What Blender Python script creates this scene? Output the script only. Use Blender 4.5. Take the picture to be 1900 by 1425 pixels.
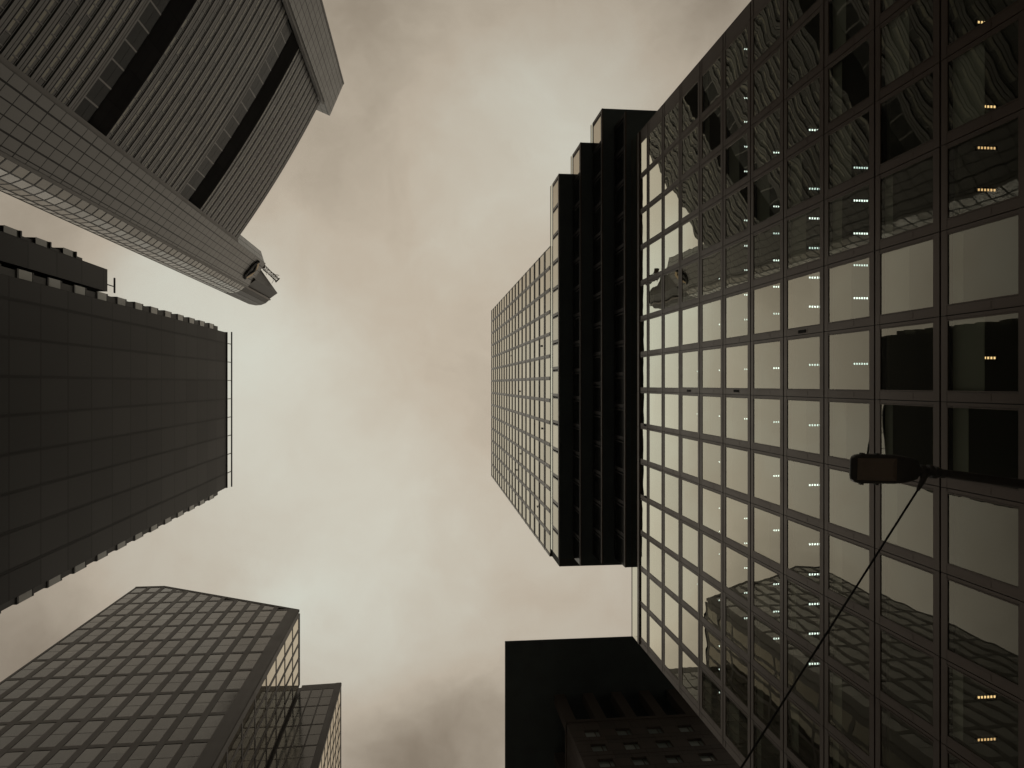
import bpy, math, random
from mathutils import Vector
random.seed(7)
for o in list(bpy.data.objects): bpy.data.objects.remove(o)
SC = bpy.context.scene
COL = SC.collection

# ------------------------------------------------------------------ camera: looking up from the street
FPX, ZX, CX, CY = 1427.0, 788.0, 950.0, 712.5
TILT = math.atan((CX - ZX) / FPX); CT, ST = math.cos(TILT), math.sin(TILT)
cam_d = bpy.data.cameras.new('camera'); cam = bpy.data.objects.new('camera', cam_d); COL.objects.link(cam)
cam_d.sensor_width = 36; cam_d.lens = 36 * FPX / 1900; cam_d.clip_start = .1; cam_d.clip_end = 3000
from mathutils import Matrix
cam.matrix_world = Matrix(((CT, 0, -ST, 0), (0, -1, 0, 0), (-ST, 0, -CT, 0), (0, 0, 0, 1)))
SC.camera = cam

def ray(px, py):
    u = (px - CX) / FPX; v = (py - CY) / FPX
    return Vector((ST + u * CT, v, CT - u * ST))
def at(px, py, X=None, Y=None, Z=None):          # point of the place seen at a photo position, at a known distance or height
    r = ray(px, py)
    s = X / r.x if X is not None else (Y / r.y if Y is not None else Z / r.z)
    return r * s

# ------------------------------------------------------------------ node helpers
class NT:
    def __init__(s, nt): s.nt = nt; s.n = nt.nodes; s.l = nt.links
    def node(s, t, **kw):
        n = s.n.new(t)
        for k, v in kw.items(): setattr(n, k, v)
        return n
    def put(s, sock, v):
        if isinstance(v, bpy.types.NodeSocket): s.l.new(v, sock)
        elif v is not None: sock.default_value = v
    def m(s, op, a, b=None, c=None, clamp=False):
        n = s.node('ShaderNodeMath', operation=op, use_clamp=clamp)
        for i, v in enumerate((a, b, c)): s.put(n.inputs[i], v)
        return n.outputs[0]
    def v(s, op, a, b=None, sc=None):
        n = s.node('ShaderNodeVectorMath', operation=op)
        s.put(n.inputs[0], a); s.put(n.inputs[1], b)
        if sc is not None: s.put(n.inputs['Scale'], sc)
        return n.outputs['Value'] if op in ('LENGTH', 'DOT_PRODUCT', 'DISTANCE') else n.outputs[0]
    def mix(s, f, a, b, blend='MIX'):
        n = s.node('ShaderNodeMix', data_type='RGBA', blend_type=blend)
        s.put(n.inputs[0], f); s.put(n.inputs[6], a); s.put(n.inputs[7], b)
        return n.outputs[2]
    def noise(s, vec, scale, detail=2., rough=.5, dist=0.):
        n = s.node('ShaderNodeTexNoise')
        s.put(n.inputs['Vector'], vec); n.inputs['Scale'].default_value = scale
        n.inputs['Detail'].default_value = detail; n.inputs['Roughness'].default_value = rough
        n.inputs['Distortion'].default_value = dist
        return n
    def ramp(s, f, stops):
        n = s.node('ShaderNodeValToRGB'); cr = n.color_ramp
        while len(cr.elements) < len(stops): cr.elements.new(.5)
        for e, (p, c) in zip(cr.elements, stops): e.position = p; e.color = (*c, 1)
        s.put(n.inputs[0], f); return n.outputs[0]
def lin(r, g, b):
    f = lambda c: (c / 255 / 12.92) if c / 255 <= .04045 else ((c / 255 + .055) / 1.055) ** 2.4
    return (f(r), f(g), f(b))

# ------------------------------------------------------------------ sky: overcast cloud deck over a Nishita sky
SUN_EL, SUN_AZ = math.radians(42), math.radians(94)       # azimuth measured from +X towards +Y
W = bpy.data.worlds.new('World'); SC.world = W; W.use_nodes = True
t = NT(W.node_tree); t.n.clear()
sky = t.node('ShaderNodeTexSky', sky_type='NISHITA', sun_disc=False)
sky.sun_elevation = SUN_EL; sky.sun_rotation = math.radians(90) - SUN_AZ
gen = t.node('ShaderNodeTexCoord').outputs['Generated']
sx = t.node('ShaderNodeSeparateXYZ'); t.put(sx.inputs[0], gen)
zc = t.m('MAXIMUM', sx.outputs[2], .12)
cb = t.node('ShaderNodeCombineXYZ')
t.put(cb.inputs[0], t.m('DIVIDE', sx.outputs[0], zc)); t.put(cb.inputs[1], t.m('DIVIDE', sx.outputs[1], zc))
P = cb.outputs[0]                                          # position on the flat cloud deck, in deck heights
warp = t.v('ADD', t.v('SCALE', t.v('SUBTRACT', t.noise(P, 3.2, 3).outputs['Color'], (.5, .5, .5)), sc=.20), t.v('SCALE', t.v('SUBTRACT', t.noise(P, 11., 4, .6).outputs['Color'], (.5, .5, .5)), sc=.07))
PW = t.v('ADD', P, warp)
n1 = t.noise(PW, 3.0, 8, .58, .4).outputs['Fac']
n2 = t.noise(t.v('ADD', PW, (7.3, 2.1, 0)), 9.0, 7, .6, .6).outputs['Fac']
val = t.m('ADD', t.m('MULTIPLY', t.m('SUBTRACT', n1, .5), .28), t.m('MULTIPLY', t.m('SUBTRACT', n2, .5), .15))
val = t.m('ADD', val, .50)
for px, py, rad, amp in (                                  # brighter and darker banks of the cloud deck
        (480, 760, 210, .13), (60, 420, 200, .05), (60, 1230, 200, -.02), (1250, 60, 200, .06), (700, 80, 220, .05), (545, 1085, 60, .14), (600, 1180, 170, .15), (280, 520, 120, .16), (430, 640, 130, .13), (1010, 190, 170, .10),
        (1080, 300, 90, .10), (700, 960, 160, .10), (850, 640, 190, -.07), (640, 40, 190, -.17), (1290, 40, 110, -.22), (1000, -60, 150, -.05),
        (760, 1440, 170, -.27), (900, 1330, 110, -.10), (40, 1260, 170, -.22), (20, 420, 110, -.16), (620, 330, 150, -.09), (820, 1080, 150, .03)):
    r = ray(px, py); c = (r.x / r.z, r.y / r.z, 0)
    d = t.v('DISTANCE', PW, c)
    g = t.m('EXPONENT', t.m('MULTIPLY', t.m('MULTIPLY', d, d), -1 / (rad / FPX) ** 2))
    val = t.m('MULTIPLY_ADD', g, amp, val)
low = t.m('SUBTRACT', 1.0, t.m('MAXIMUM', sx.outputs[2], 0.0))   # clouds darken towards the horizon
val = t.m('SUBTRACT', val, t.m('MULTIPLY', low, .15))
cloud = t.ramp(val, ((.0, lin(92, 82, 62)), (.22, lin(144, 130, 110)), (.46, lin(198, 185, 165)), (.66, lin(215, 211, 195)), (.92, lin(226, 230, 216))))
cie = t.m('MULTIPLY_ADD', t.m('POWER', t.m('MAXIMUM', sx.outputs[2], 0.0), 1.75), .97, .03)
cloud = t.v('SCALE', cloud, sc=t.m('MULTIPLY', cie, 10.0))
colr = t.mix(.95, sky.outputs[0], cloud)
bg = t.node('ShaderNodeBackground'); t.put(bg.inputs[0], colr); bg.inputs[1].default_value = .1
out = t.node('ShaderNodeOutputWorld'); t.l.new(bg.outputs[0], out.inputs[0])

sun_d = bpy.data.lights.new('sun', 'SUN'); sun_d.energy = .5; sun_d.angle = math.radians(34); sun_d.color = (1, .93, .8)
sun = bpy.data.objects.new('sun', sun_d); COL.objects.link(sun)
sdir = Vector((math.cos(SUN_EL) * math.cos(SUN_AZ), math.cos(SUN_EL) * math.sin(SUN_AZ), math.sin(SUN_EL)))
sun.rotation_euler = sdir.to_track_quat('Z', 'Y').to_euler(); sun.location = sdir * 400

SC.view_settings.view_transform = 'Standard'; SC.view_settings.look = 'None'
SC.view_settings.exposure = 0; SC.view_settings.gamma = 1
SC.render.engine = 'CYCLES'
SC.cycles.max_bounces = 8; SC.cycles.glossy_bounces = 5; SC.cycles.diffuse_bounces = 3; SC.cycles.transparent_max_bounces = 12
SC.cycles.caustics_reflective = False; SC.cycles.caustics_refractive = False

# ------------------------------------------------------------------ materials
def new_mat(name):
    m = bpy.data.materials.new(name); m.use_nodes = True
    t = NT(m.node_tree); t.n.clear()
    o = t.node('ShaderNodeOutputMaterial')
    return m, t, o
def solid(name, col, rough=.5, metal=0., var=.25, scale=.35, spec=.5, streak=True, ior=1.5):
    m, t, o = new_mat(name)
    p = t.node('ShaderNodeBsdfPrincipled')
    pos = t.node('ShaderNodeNewGeometry').outputs['Position']
    a = t.noise(pos, scale, 5, .6).outputs['Fac']
    if streak:                                             # rain streaks run down the wall
        sv = t.v('MULTIPLY', pos, (1.6, 1.6, .07))
        a = t.m('MULTIPLY_ADD', t.noise(sv, 1.0, 4, .6).outputs['Fac'], .5, t.m('MULTIPLY', a, .5))
    f = t.m('MULTIPLY_ADD', t.m('SUBTRACT', a, .5), 2 * var, 1.0)
    t.put(p.inputs['Base Color'], t.v('SCALE', (*col,), sc=f))
    t.put(p.inputs['Roughness'], t.m('MULTIPLY_ADD', t.m('SUBTRACT', a, .5), .3, rough))
    p.inputs['Metallic'].default_value = metal; p.inputs['Specular IOR Level'].default_value = spec; p.inputs['IOR'].default_value = ior
    t.l.new(p.outputs[0], o.inputs[0]); return m
def panelled(name, col, w, h, gap=.05, rough=.4, metal=0., var=.12, joint=.3, spec=.5, bold=(0, 0), ior=1.5, sj=.9):
    """cladding sheets w x h metres with open joints (UV in metres); each sheet a little different"""
    m, t, o = new_mat(name)
    p = t.node('ShaderNodeBsdfPrincipled')
    uv = t.node('ShaderNodeUVMap').outputs[0]
    s = t.node('ShaderNodeSeparateXYZ'); t.put(s.inputs[0], uv)
    lines = None; ids = []
    for ax, size, bd in ((0, w, bold[0]), (1, h, bold[1])):
        q = t.m('DIVIDE', s.outputs[ax], size)
        fr = t.m('FRACT', q); ids.append(t.m('FLOOR', q))
        edge = t.m('MINIMUM', fr, t.m('SUBTRACT', 1.0, fr))
        g = gap / 2 / size
        if bd:
            q2 = t.m('FRACT', t.m('DIVIDE', t.m('ADD', s.outputs[ax], size * .5), size * bd))
            wide = t.m('LESS_THAN', q2, 1 / bd)
            g = t.m('MULTIPLY_ADD', wide, g * .5, g)
        ln = t.m('LESS_THAN', edge, g)
        lines = ln if lines is None else t.m('MAXIMUM', lines, ln)
    c = t.node('ShaderNodeCombineXYZ'); t.put(c.inputs[0], ids[0]); t.put(c.inputs[1], ids[1])
    wn = t.node('ShaderNodeTexWhiteNoise', noise_dimensions='2D'); t.put(wn.inputs['Vector'], c.outputs[0])
    pos = t.node('ShaderNodeNewGeometry').outputs['Position']
    a = t.noise(t.v('MULTIPLY', pos, (1, 1, .12)), .5, 4, .6).outputs['Fac']
    f = t.m('MULTIPLY_ADD', t.m('SUBTRACT', wn.outputs['Value'], .5), 2 * var, 1.0)
    f = t.m('MULTIPLY', f, t.m('MULTIPLY_ADD', t.m('SUBTRACT', a, .5), .5, 1.0))
    f = t.m('MULTIPLY', f, t.m('MULTIPLY_ADD', lines, joint - 1.0, 1.0))
    t.put(p.inputs['Base Color'], t.v('SCALE', (*col,), sc=f))
    t.put(p.inputs['Roughness'], t.m('MULTIPLY_ADD', wn.outputs['Value'], .04, rough - .02))
    p.inputs['Metallic'].default_value = metal; t.put(p.inputs['Specular IOR Level'], t.m('MULTIPLY_ADD', lines, -sj * spec, spec)); p.inputs['IOR'].default_value = ior
    t.l.new(p.outputs[0], o.inputs[0]); return m
def wavy_normal(t, tilt, wave, scale):
    """slightly tilted and bowed panes: each pane leans its own way"""
    at_ = t.node('ShaderNodeAttribute', attribute_name='rnd')
    g = t.node('ShaderNodeNewGeometry')
    wn = t.node('ShaderNodeTexWhiteNoise', noise_dimensions='1D'); t.put(wn.inputs['W'], t.m('MULTIPLY', at_.outputs['Fac'], 917.0))
    off = t.v('SCALE', wn.outputs['Color'], sc=40.0)
    nz = t.noise(t.v('ADD', g.outputs['Position'], off), scale, 2, .5)
    d = t.v('ADD', t.v('SCALE', t.v('SUBTRACT', wn.outputs['Color'], (.5, .5, .5)), sc=tilt),
            t.v('SCALE', t.v('SUBTRACT', nz.outputs['Color'], (.5, .5, .5)), sc=wave))
    return t.v('NORMALIZE', t.v('ADD', g.outputs['Normal'], d)), at_.outputs['Fac'], wn.outputs['Color']
def mirror_glass(name, r0=.3, tint=(.95, .98, .87), through=(.82, .86, .78), tilt=.007, wave=.010, scale=.55, power=2.6, gain=1.):
    m, t, o = new_mat(name)
    nrm, rnd, _ = wavy_normal(t, tilt, wave, scale)
    gl = t.node('ShaderNodeBsdfGlossy'); gl.inputs['Roughness'].default_value = .0
    gl.inputs['Color'].default_value = (*tint, 1); t.put(gl.inputs['Normal'], nrm)
    tr = t.node('ShaderNodeBsdfTransparent'); tr.inputs[0].default_value = (*through, 1)
    lw = t.node('ShaderNodeLayerWeight'); lw.inputs[0].default_value = .5
    f = t.m('MULTIPLY_ADD', t.m('POWER', lw.outputs['Facing'], power), 1 - r0, r0, clamp=True)
    f = t.m('MULTIPLY', f, t.m('MULTIPLY_ADD', rnd, .16 * gain, .90 * gain), clamp=True)
    mx = t.node('ShaderNodeMixShader'); t.put(mx.inputs[0], f)
    t.l.new(tr.outputs[0], mx.inputs[1]); t.l.new(gl.outputs[0], mx.inputs[2]); t.l.new(mx.outputs[0], o.inputs[0])
    return m
def dark_glass(name, lo, hi, rough=.03, ior=1.6, tilt=.01, wave=.02, scale=.6, bias=.0, blind=0., blindcol=(.3, .3, .25), low=False):
    """opaque-looking office glass; what is behind each pane differs (blinds drawn or not)"""
    m, t, o = new_mat(name)
    nrm, rnd, wc = wavy_normal(t, tilt, wave, scale)
    p = t.node('ShaderNodeBsdfPrincipled')
    f = t.m('ADD', rnd, bias, clamp=True)
    c = t.mix(f, (*lo, 1), (*hi, 1))
    if blind:
        uv = t.node('ShaderNodeUVMap').outputs[0]
        s = t.node('ShaderNodeSeparateXYZ'); t.put(s.inputs[0], uv)
        sep = t.node('ShaderNodeSeparateXYZ'); t.put(sep.inputs[0], wc)
        has = t.m('LESS_THAN', sep.outputs[0], blind)
        down = t.m('LESS_THAN' if low else 'GREATER_THAN', s.outputs[1], t.m('MULTIPLY_ADD', sep.outputs[1], .12 if low else .5, .42 if low else .35))
        c = t.mix(t.m('MULTIPLY', has, down), c, (*blindcol, 1))
    t.put(p.inputs['Base Color'], c); p.inputs['Roughness'].default_value = rough
    p.inputs['IOR'].default_value = ior; t.put(p.inputs['Normal'], nrm)
    t.l.new(p.outputs[0], o.inputs[0]); return m
def glow(name, col, s):
    m, t, o = new_mat(name)
    e = t.node('ShaderNodeEmission'); e.inputs[0].default_value = (*col, 1); e.inputs[1].default_value = s
    t.l.new(e.outputs[0], o.inputs[0]); m.cycles.emission_sampling = 'NONE'; return m

M = dict(
    bead=solid('window_bead', (.16, .13, .11), .5, 0, .15),
    dim_bronze=solid('dim_bronze', (.06, .052, .046), .5, 0, .2),
    bronze=solid('bronze_metal', (.085, .052, .034), .36, .2, .22, .5, ior=1.66),
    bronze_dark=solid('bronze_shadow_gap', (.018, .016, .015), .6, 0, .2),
    tower_glass=mirror_glass('tower_glass', r0=0., power=2.6, tint=(.99, 1., .89), gain=2.1),
    upper_glass=mirror_glass('upper_glass', r0=.10, power=1.7, tint=(.88, .83, .73), through=(.2, .2, .18), tilt=.01, wave=.012),
    parapet_glass=mirror_glass('parapet_glass', r0=.35, power=1.2, tint=(.97, .97, .88), through=(.72, .82, .76), tilt=.0006, wave=.001),
    ceiling=solid('office_ceiling', (.34, .34, .32), .8, 0, .1, streak=False),
    back_wall=solid('office_back_wall', (.12, .12, .11), .8, 0, .3, streak=False),
    blind=solid('roller_blind', (.74, .76, .70), .8, 0, .1, streak=False),
    soffit=solid('dark_soffit', (.10, .125, .132), .45, 0, .3, spec=.3, streak=False),
    cool_lamp=glow('cool_downlight', (.86, 1., .94), 2.6),
    warm_lamp=glow('warm_downlight', (1., .66, .30), 1.5),
    cool_dim=glow('cool_downlight_dim', (.80, 1., .95), 1.5),
    warm_dim=glow('warm_downlight_dim', (1., .62, .28), 1.0),
    fitting=solid('lamp_fitting', (.03, .03, .03), .5, 0, .1, streak=False),
    slab_panel=panelled('charcoal_cladding', (.0092, .0084, .0076), 2.04, 3.35, .17, .5, 0, .05, .66, .26, sj=.3),
    slab_dark=solid('charcoal_trim', (.012, .011, .010), .5, 0, .2),
    slab_glass=dark_glass('slab_window_glass', (.18, .195, .165), (.34, .36, .30), .1, 1.6),
    core_panel=panelled('grey_core_cladding', (.036, .032, .026), 1.9, 3.75, .20, .32, 0, .06, .03, .5, bold=(3, 4), ior=1.65),
    core_trim=solid('core_trim', (.085, .078, .07), .45, .2, .2),
    rib=solid('spandrel_rib', (.030, .0265, .022), .35, 0, .22, .2, ior=1.66),
    void=solid('shadow_void', (.005, .0055, .0055), .7, 0, .2, spec=.2),
    garden=panelled('garden_fascia', (.015, .014, .0135), 6.0, 3.0, .1, .7, 0, .15, .3, .0),
    rib_glass=dark_glass('ribbon_window_glass', (.010, .011, .010), (.03, .03, .026), .25, 1.42, blind=.72, blindcol=(.27, .255, .19), low=True),
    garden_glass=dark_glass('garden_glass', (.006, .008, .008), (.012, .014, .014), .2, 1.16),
    curve_glass=dark_glass('rounded_core_glass', (.14, .13, .11), (.26, .24, .20), .22, 1.9, tilt=.05, wave=.03),
    crown_glass=dark_glass('crown_glass', (.026, .022, .018), (.045, .038, .03), .5, 1.3),
    gold=solid('gold_emblem', (.42, .30, .14), .4, .5, .15),
    t3_frame=solid('brown_stone_frame', (.065, .051, .042), .5, 0, .2),
    t3_glass=dark_glass('grey_window_glass', (.028, .032, .030), (.055, .056, .05), .13, 1.6, tilt=.022, wave=.016, blind=.3, blindcol=(.15, .15, .135)),
    t3_side=mirror_glass('side_window_glass', r0=.02, power=5.5, gain=2.2, tint=(.98, .92, .80), through=(.05, .05, .05), tilt=.006, wave=.008),
    granite=panelled('dark_granite', (.15, .122, .104), 1.89, 1.75, .03, .55, 0, .15, .4, .3),
    granite_trim=solid('dark_granite_trim', (.16, .13, .11), .55, 0, .2, spec=.3),
    granite_glass=dark_glass('small_window_glass', (.40, .46, .43), (.78, .84, .79), .07, 1.5, tilt=.02, wave=.02),
    lamp_metal=solid('lamp_housing', (.075, .068, .062), .45, .1, .25, 3, streak=False),
    lamp_lens=solid('dirty_lamp_lens', (.27, .205, .165), .35, 0, .35, 4, streak=False),
    pole=solid('galvanised_pole', (.065, .058, .052), .4, .2, .25, 4, streak=False),
    cable=solid('black_cable', (.012, .012, .012), .6, 0, .1, streak=False),
    rust=solid('crane_steel', (.14, .10, .075), .6, .1, .3, 1, streak=False),
    roof=solid('roof_gravel', (.16, .15, .14), .9, 0, .2, streak=False),
    asphalt=solid('asphalt', (.05, .05, .05), .85, 0, .3, .6, streak=False),
    paving=solid('paving', (.20, .19, .17), .8, 0, .2, .6, streak=False),
)

# ------------------------------------------------------------------ mesh helpers
class MB:
    def __init__(s): s.v = []; s.f = []; s.uv = []; s.r = []
    def poly(s, pts, uv=None, rnd=0.):
        b = len(s.v); s.v += [tuple(p) for p in pts]; s.f.append(tuple(range(b, b + len(pts))))
        s.uv.append(uv or [(0, 0)] * len(pts)); s.r.append(rnd)
    def obox(s, p, a, b, c, rnd=0.):
        """box from corner p along three edge vectors"""
        p, a, b, c = map(Vector, (p, a, b, c))
        if a.cross(b).dot(c) < 0: a, b = b, a
        q = [p, p + a, p + a + b, p + b, p + c, p + a + c, p + a + b + c, p + b + c]
        la, lb, lc = a.length, b.length, c.length
        for idx, (w, h) in (((0, 3, 2, 1), (lb, la)), ((4, 5, 6, 7), (la, lb)), ((0, 1, 5, 4), (la, lc)), ((1, 2, 6, 5), (lb, lc)), ((2, 3, 7, 6), (la, lc)), ((3, 0, 4, 7), (lb, lc))):
            s.poly([q[i] for i in idx], [(0, 0), (w, 0), (w, h), (0, h)], rnd)
    def box(s, lo, hi): s.obox(lo, (hi[0] - lo[0], 0, 0), (0, hi[1] - lo[1], 0), (0, 0, hi[2] - lo[2]))
    def prism(s, plan, z0, z1, top=True, bottom=True):
        n = len(plan)
        area = sum(plan[i][0] * plan[(i + 1) % n][1] - plan[(i + 1) % n][0] * plan[i][1] for i in range(n))
        if area < 0: plan = plan[::-1]
        run = 0.
        for i in range(n):
            a, b = plan[i], plan[(i + 1) % n]; L = math.dist(a[:2], b[:2])
            s.poly([(a[0], a[1], z0), (b[0], b[1], z0), (b[0], b[1], z1), (a[0], a[1], z1)], [(run, z0), (run + L, z0), (run + L, z1), (run, z1)])
            run += L
        if top: s.poly([(p[0], p[1], z1) for p in plan], [(p[0], p[1]) for p in plan])
        if bottom: s.poly([(p[0], p[1], z0) for p in plan[::-1]], [(p[0], p[1]) for p in plan[::-1]])
    def tube(s, path, rad, n=10, cap=True):
        path = [Vector(p) for p in path]; rings = []
        rads = rad if isinstance(rad, (list, tuple)) else [rad] * len(path)
        for i, p in enumerate(path):
            d = (path[min(i + 1, len(path) - 1)] - path[max(i - 1, 0)]).normalized()
            x = d.cross(Vector((.31, .2, .93))).normalized(); y = d.cross(x)
            rings.append([p + (x * math.cos(6.28319 * k / n) + y * math.sin(6.28319 * k / n)) * rads[i] for k in range(n)])
        for a, b in zip(rings, rings[1:]):
            for k in range(n): s.poly([a[k], a[(k + 1) % n], b[(k + 1) % n], b[k]])
        if cap: s.poly(rings[0][::-1]); s.poly(rings[-1])
    def build(s, name, mat, parent=None, smooth=False):
        me = bpy.data.meshes.new(name)
        me.from_pydata(s.v, [], s.f)
        ul = me.uv_layers.new(name='UVMap'); flat = [c for f in s.uv for q in f for c in q]
        ul.data.foreach_set('uv', flat)
        at_ = me.attributes.new('rnd', 'FLOAT', 'FACE'); at_.data.foreach_set('value', s.r)
        me.materials.append(M[mat])
        if smooth: me.polygons.foreach_set('use_smooth', [True] * len(s.f))
        me.update()
        o = bpy.data.objects.new(name, me); COL.objects.link(o)
        if parent:
            o.parent = parent
            if parent.parent is None: o.location = -parent.location
        return o
def thing(name, loc, label, cat, group=None):
    o = bpy.data.objects.new(name, None); COL.objects.link(o); o.location = loc
    o['label'] = label; o['category'] = cat
    if group: o['group'] = group
    return o
GZ = -1.6                                                   # street level (the camera is held at eye height)

class Face:
    """a facade plane: a runs along it, z up, n outwards"""
    def __init__(s, p, d, flip=False):
        s.p = Vector((p[0], p[1], 0)); s.d = Vector((d[0], d[1], 0)).normalized()
        s.n = Vector((s.d.y, -s.d.x, 0)) * (-1 if flip else 1)
    def pt(s, a, z, n=0.): return s.p + s.d * a + Vector((0, 0, z)) + s.n * n
    def bar(s, mb, a0, a1, z0, z1, n0, n1): mb.obox(s.pt(a0, z0, n0), s.d * (a1 - a0), Vector((0, 0, z1 - z0)), s.n * (n1 - n0))
    def quad(s, a0, a1, z0, z1, n=0.):
        q = [s.pt(a0, z0, n), s.pt(a1, z0, n), s.pt(a1, z1, n), s.pt(a0, z1, n)]
        if (q[1] - q[0]).cross(q[3] - q[0]).dot(s.n) < 0: q = [q[1], q[0], q[3], q[2]]
        return q
def area_px(q):
    pr = []
    for p in q:
        w = p[0] * ST + p[2] * CT
        if w < .5: return 0
        pr.append((CX + FPX * (p[0] * CT - p[2] * ST) / w, CY + FPX * p[1] / w))
    if all(x < 0 or x > 1900 or y < 0 or y > 1425 for x, y in pr): return 0
    return abs(sum(pr[i][0] * pr[(i + 1) % len(pr)][1] - pr[(i + 1) % len(pr)][0] * pr[i][1] for i in range(len(pr)))) / 2
def windows(parent, quads, mat, name='window', frame=None, fw=.05, fd=.05, nmax=100, seen=None):
    """each window its own part; past the hundred that show largest the rest is one part"""
    order = sorted(range(len(quads)), key=lambda i: -area_px(quads[i]))
    rest = MB(); many = len(quads) > nmax
    for k, i in enumerate(order):
        q = [Vector(p) for p in quads[i]]; rnd = random.random()
        if many and k >= nmax:
            rest.poly(q, [(0, 0), (1, 0), (1, 1), (0, 1)], rnd); continue
        if frame:
            fb = MB(); c = sum(q, Vector()) / 4; nn = (q[1] - q[0]).cross(q[3] - q[0]).normalized()
            ex = (q[1] - q[0]).normalized(); ez = (q[3] - q[0]).normalized(); w = (q[1] - q[0]).length; h = (q[3] - q[0]).length
            for (x0, z0, x1, z1) in ((0, 0, w, fw), (0, h - fw, w, h), (0, fw, fw, h - fw), (w - fw, fw, w, h - fw)):
                fb.obox(q[0] + ex * x0 + ez * z0 + nn * .004, ex * (x1 - x0), ez * (z1 - z0), nn * fd)
            fo = fb.build(name, frame, parent)
            pb = MB(); pb.poly(q, [(0, 0), (1, 0), (1, 1), (0, 1)], rnd); pb.build('pane', mat, fo)
        else:
            pb = MB(); pb.poly(q, [(0, 0), (1, 0), (1, 1), (0, 1)], rnd); pb.build(name, mat, parent)
    if rest.f:
        o = rest.build(name, mat, parent); o['kind'] = 'stuff'

# ------------------------------------------------------------------ the ground
g = MB(); g.box((-900, -900, GZ - 1), (900, 900, GZ)); o = g.build('ground', 'paving'); o['kind'] = 'structure'
g = MB(); g.box((7.5, -60, GZ - .5), (16.3, 60, GZ + .12)); o = g.build('pavement', 'paving'); o['kind'] = 'structure'

# ------------------------------------------------------------------ glass office tower with shifted storeys (right)
D = 16.8; FH = 3.69; BAY = 2.785; Z0 = 56.65; J0 = .58
YA, YB = -19.85, 20.5
glass_tower = thing('office_tower', (30, 0, GZ), 'bronze-framed mirror glass office tower on the right with overhanging black soffits and lit ceiling lamps', 'office tower')
F1 = Face((D, 0), (0, 1), flip=True)                         # outward is -X
levels = [Z0 - FH * k for k in range(0, 16)]
bays = sorted([J0 + BAY * k for k in range(-7, 8)])
cells = [(YA + .06, bays[0])] + [(a, b) for a, b in zip(bays, bays[1:])] + [(bays[-1], YB - .06)]
cells = [c for c in cells if c[1] - c[0] > .3]
BH = .31                                                     # half height of a storey band
fr, gap = MB(), MB(); wq = []
for k, z in enumerate(levels + [59.05]):                     # bands, two rails with a shadow joint between them, cut at every bay
    for a, b in cells:
        if z > 59: F1.bar(fr, a + .012, b - .012, z - .25, z + .25, -.05, .10); continue
        F1.bar(fr, a + .012, b - .012, z + .035, z + BH, -.05, .035)
        F1.bar(fr, a + .012, b - .012, z - BH, z - .035, -.05, .025)
    F1.bar(gap, YA + .1, YB - .1, z - .24, z + .24, -.30, -.06)
tops = [59.05 - .25] + [z - BH for z in levels]
bots = [levels[0] + BH] + [z + BH for z in levels[1:]] + [levels[-1] - FH + BH]
for zt, zb in zip(tops, bots):
    if zb < -1: continue
    for a, b in cells:
        big = b - a > 2
        if not big:
            F1.bar(fr, a + .02, b, zb, zt, -.05, .012); continue
        F1.bar(fr, a + .015, a + .13, zb, zt, -.05, .016)      # narrow jamb
        F1.bar(fr, b - .32 if big else b - .2, b - .015, zb, zt, -.05, .02)   # wide ventilation panel
        if big and zt - zb > 2.5:
            zm = (zt + zb) / 2
            F1.bar(fr, b - .27, b - .07, zm - .42, zm + .42, .02, .026)
        wq.append(F1.quad(a + .14, (b - .33 if big else b - .21), zb + .01, zt - .01, 0.0))
F1.bar(fr, YA, YA + .06, GZ, 59.3, -.3, .01); F1.bar(fr, YB - .06, YB, GZ, 59.3, -.3, .01)
F1.bar(fr, YA, YB, GZ, -.9, -.3, .12)
for a, b in cells: F1.bar(gap, b - .05, b + .05, GZ, 59.2, -.10, -.055)
fr.build('mullion_frame', 'bronze', glass_tower); gap.build('shadow_joint', 'bronze_dark', glass_tower)
windows(glass_tower, wq, 'tower_glass', frame='bronze', fw=.035, fd=.025)
# rooms behind the glass: floor slabs with ceilings, a back wall, blinds
sl = MB(); bw = MB(); bl = MB()
for k, z in enumerate(levels + [59.05]):
    sl.box((D + .31, YA + .1, z - .42), (D + 9, YB - .1, z + .25))
bw.box((D + 9, YA + .1, GZ), (50, YB - .1, 59.3))
bw.box((D + .31, YA, GZ), (50, YA + .09, 59.3)); bw.box((D + .31, YB - .09, GZ), (50, YB, 59.3))
for zt, zb in zip(tops, bots):                              # columns and partitions inside
    if zb < -1: continue
    for a, b in cells:
        if random.random() < .35 and b - a > 2:
            x = D + random.uniform(2.4, 3.6); bw.box((x, b - .12, zb - .3), (D + 9, b + .02, zt + .0 - .12))
    for a, b in cells:
        u = random.random()
        if u < .5 and b - a > 2:
            drop = random.choice((.35, .6, .9, 1.3)); F1.bar(bl, a + .1, b - .36, zt - .12 - drop, zt - .01, -.20, -.185)
sl.build('floor_slab', 'ceiling', glass_tower); bw.build('back_wall', 'back_wall', glass_tower); bl.build('roller_blind', 'blind', glass_tower)
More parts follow.
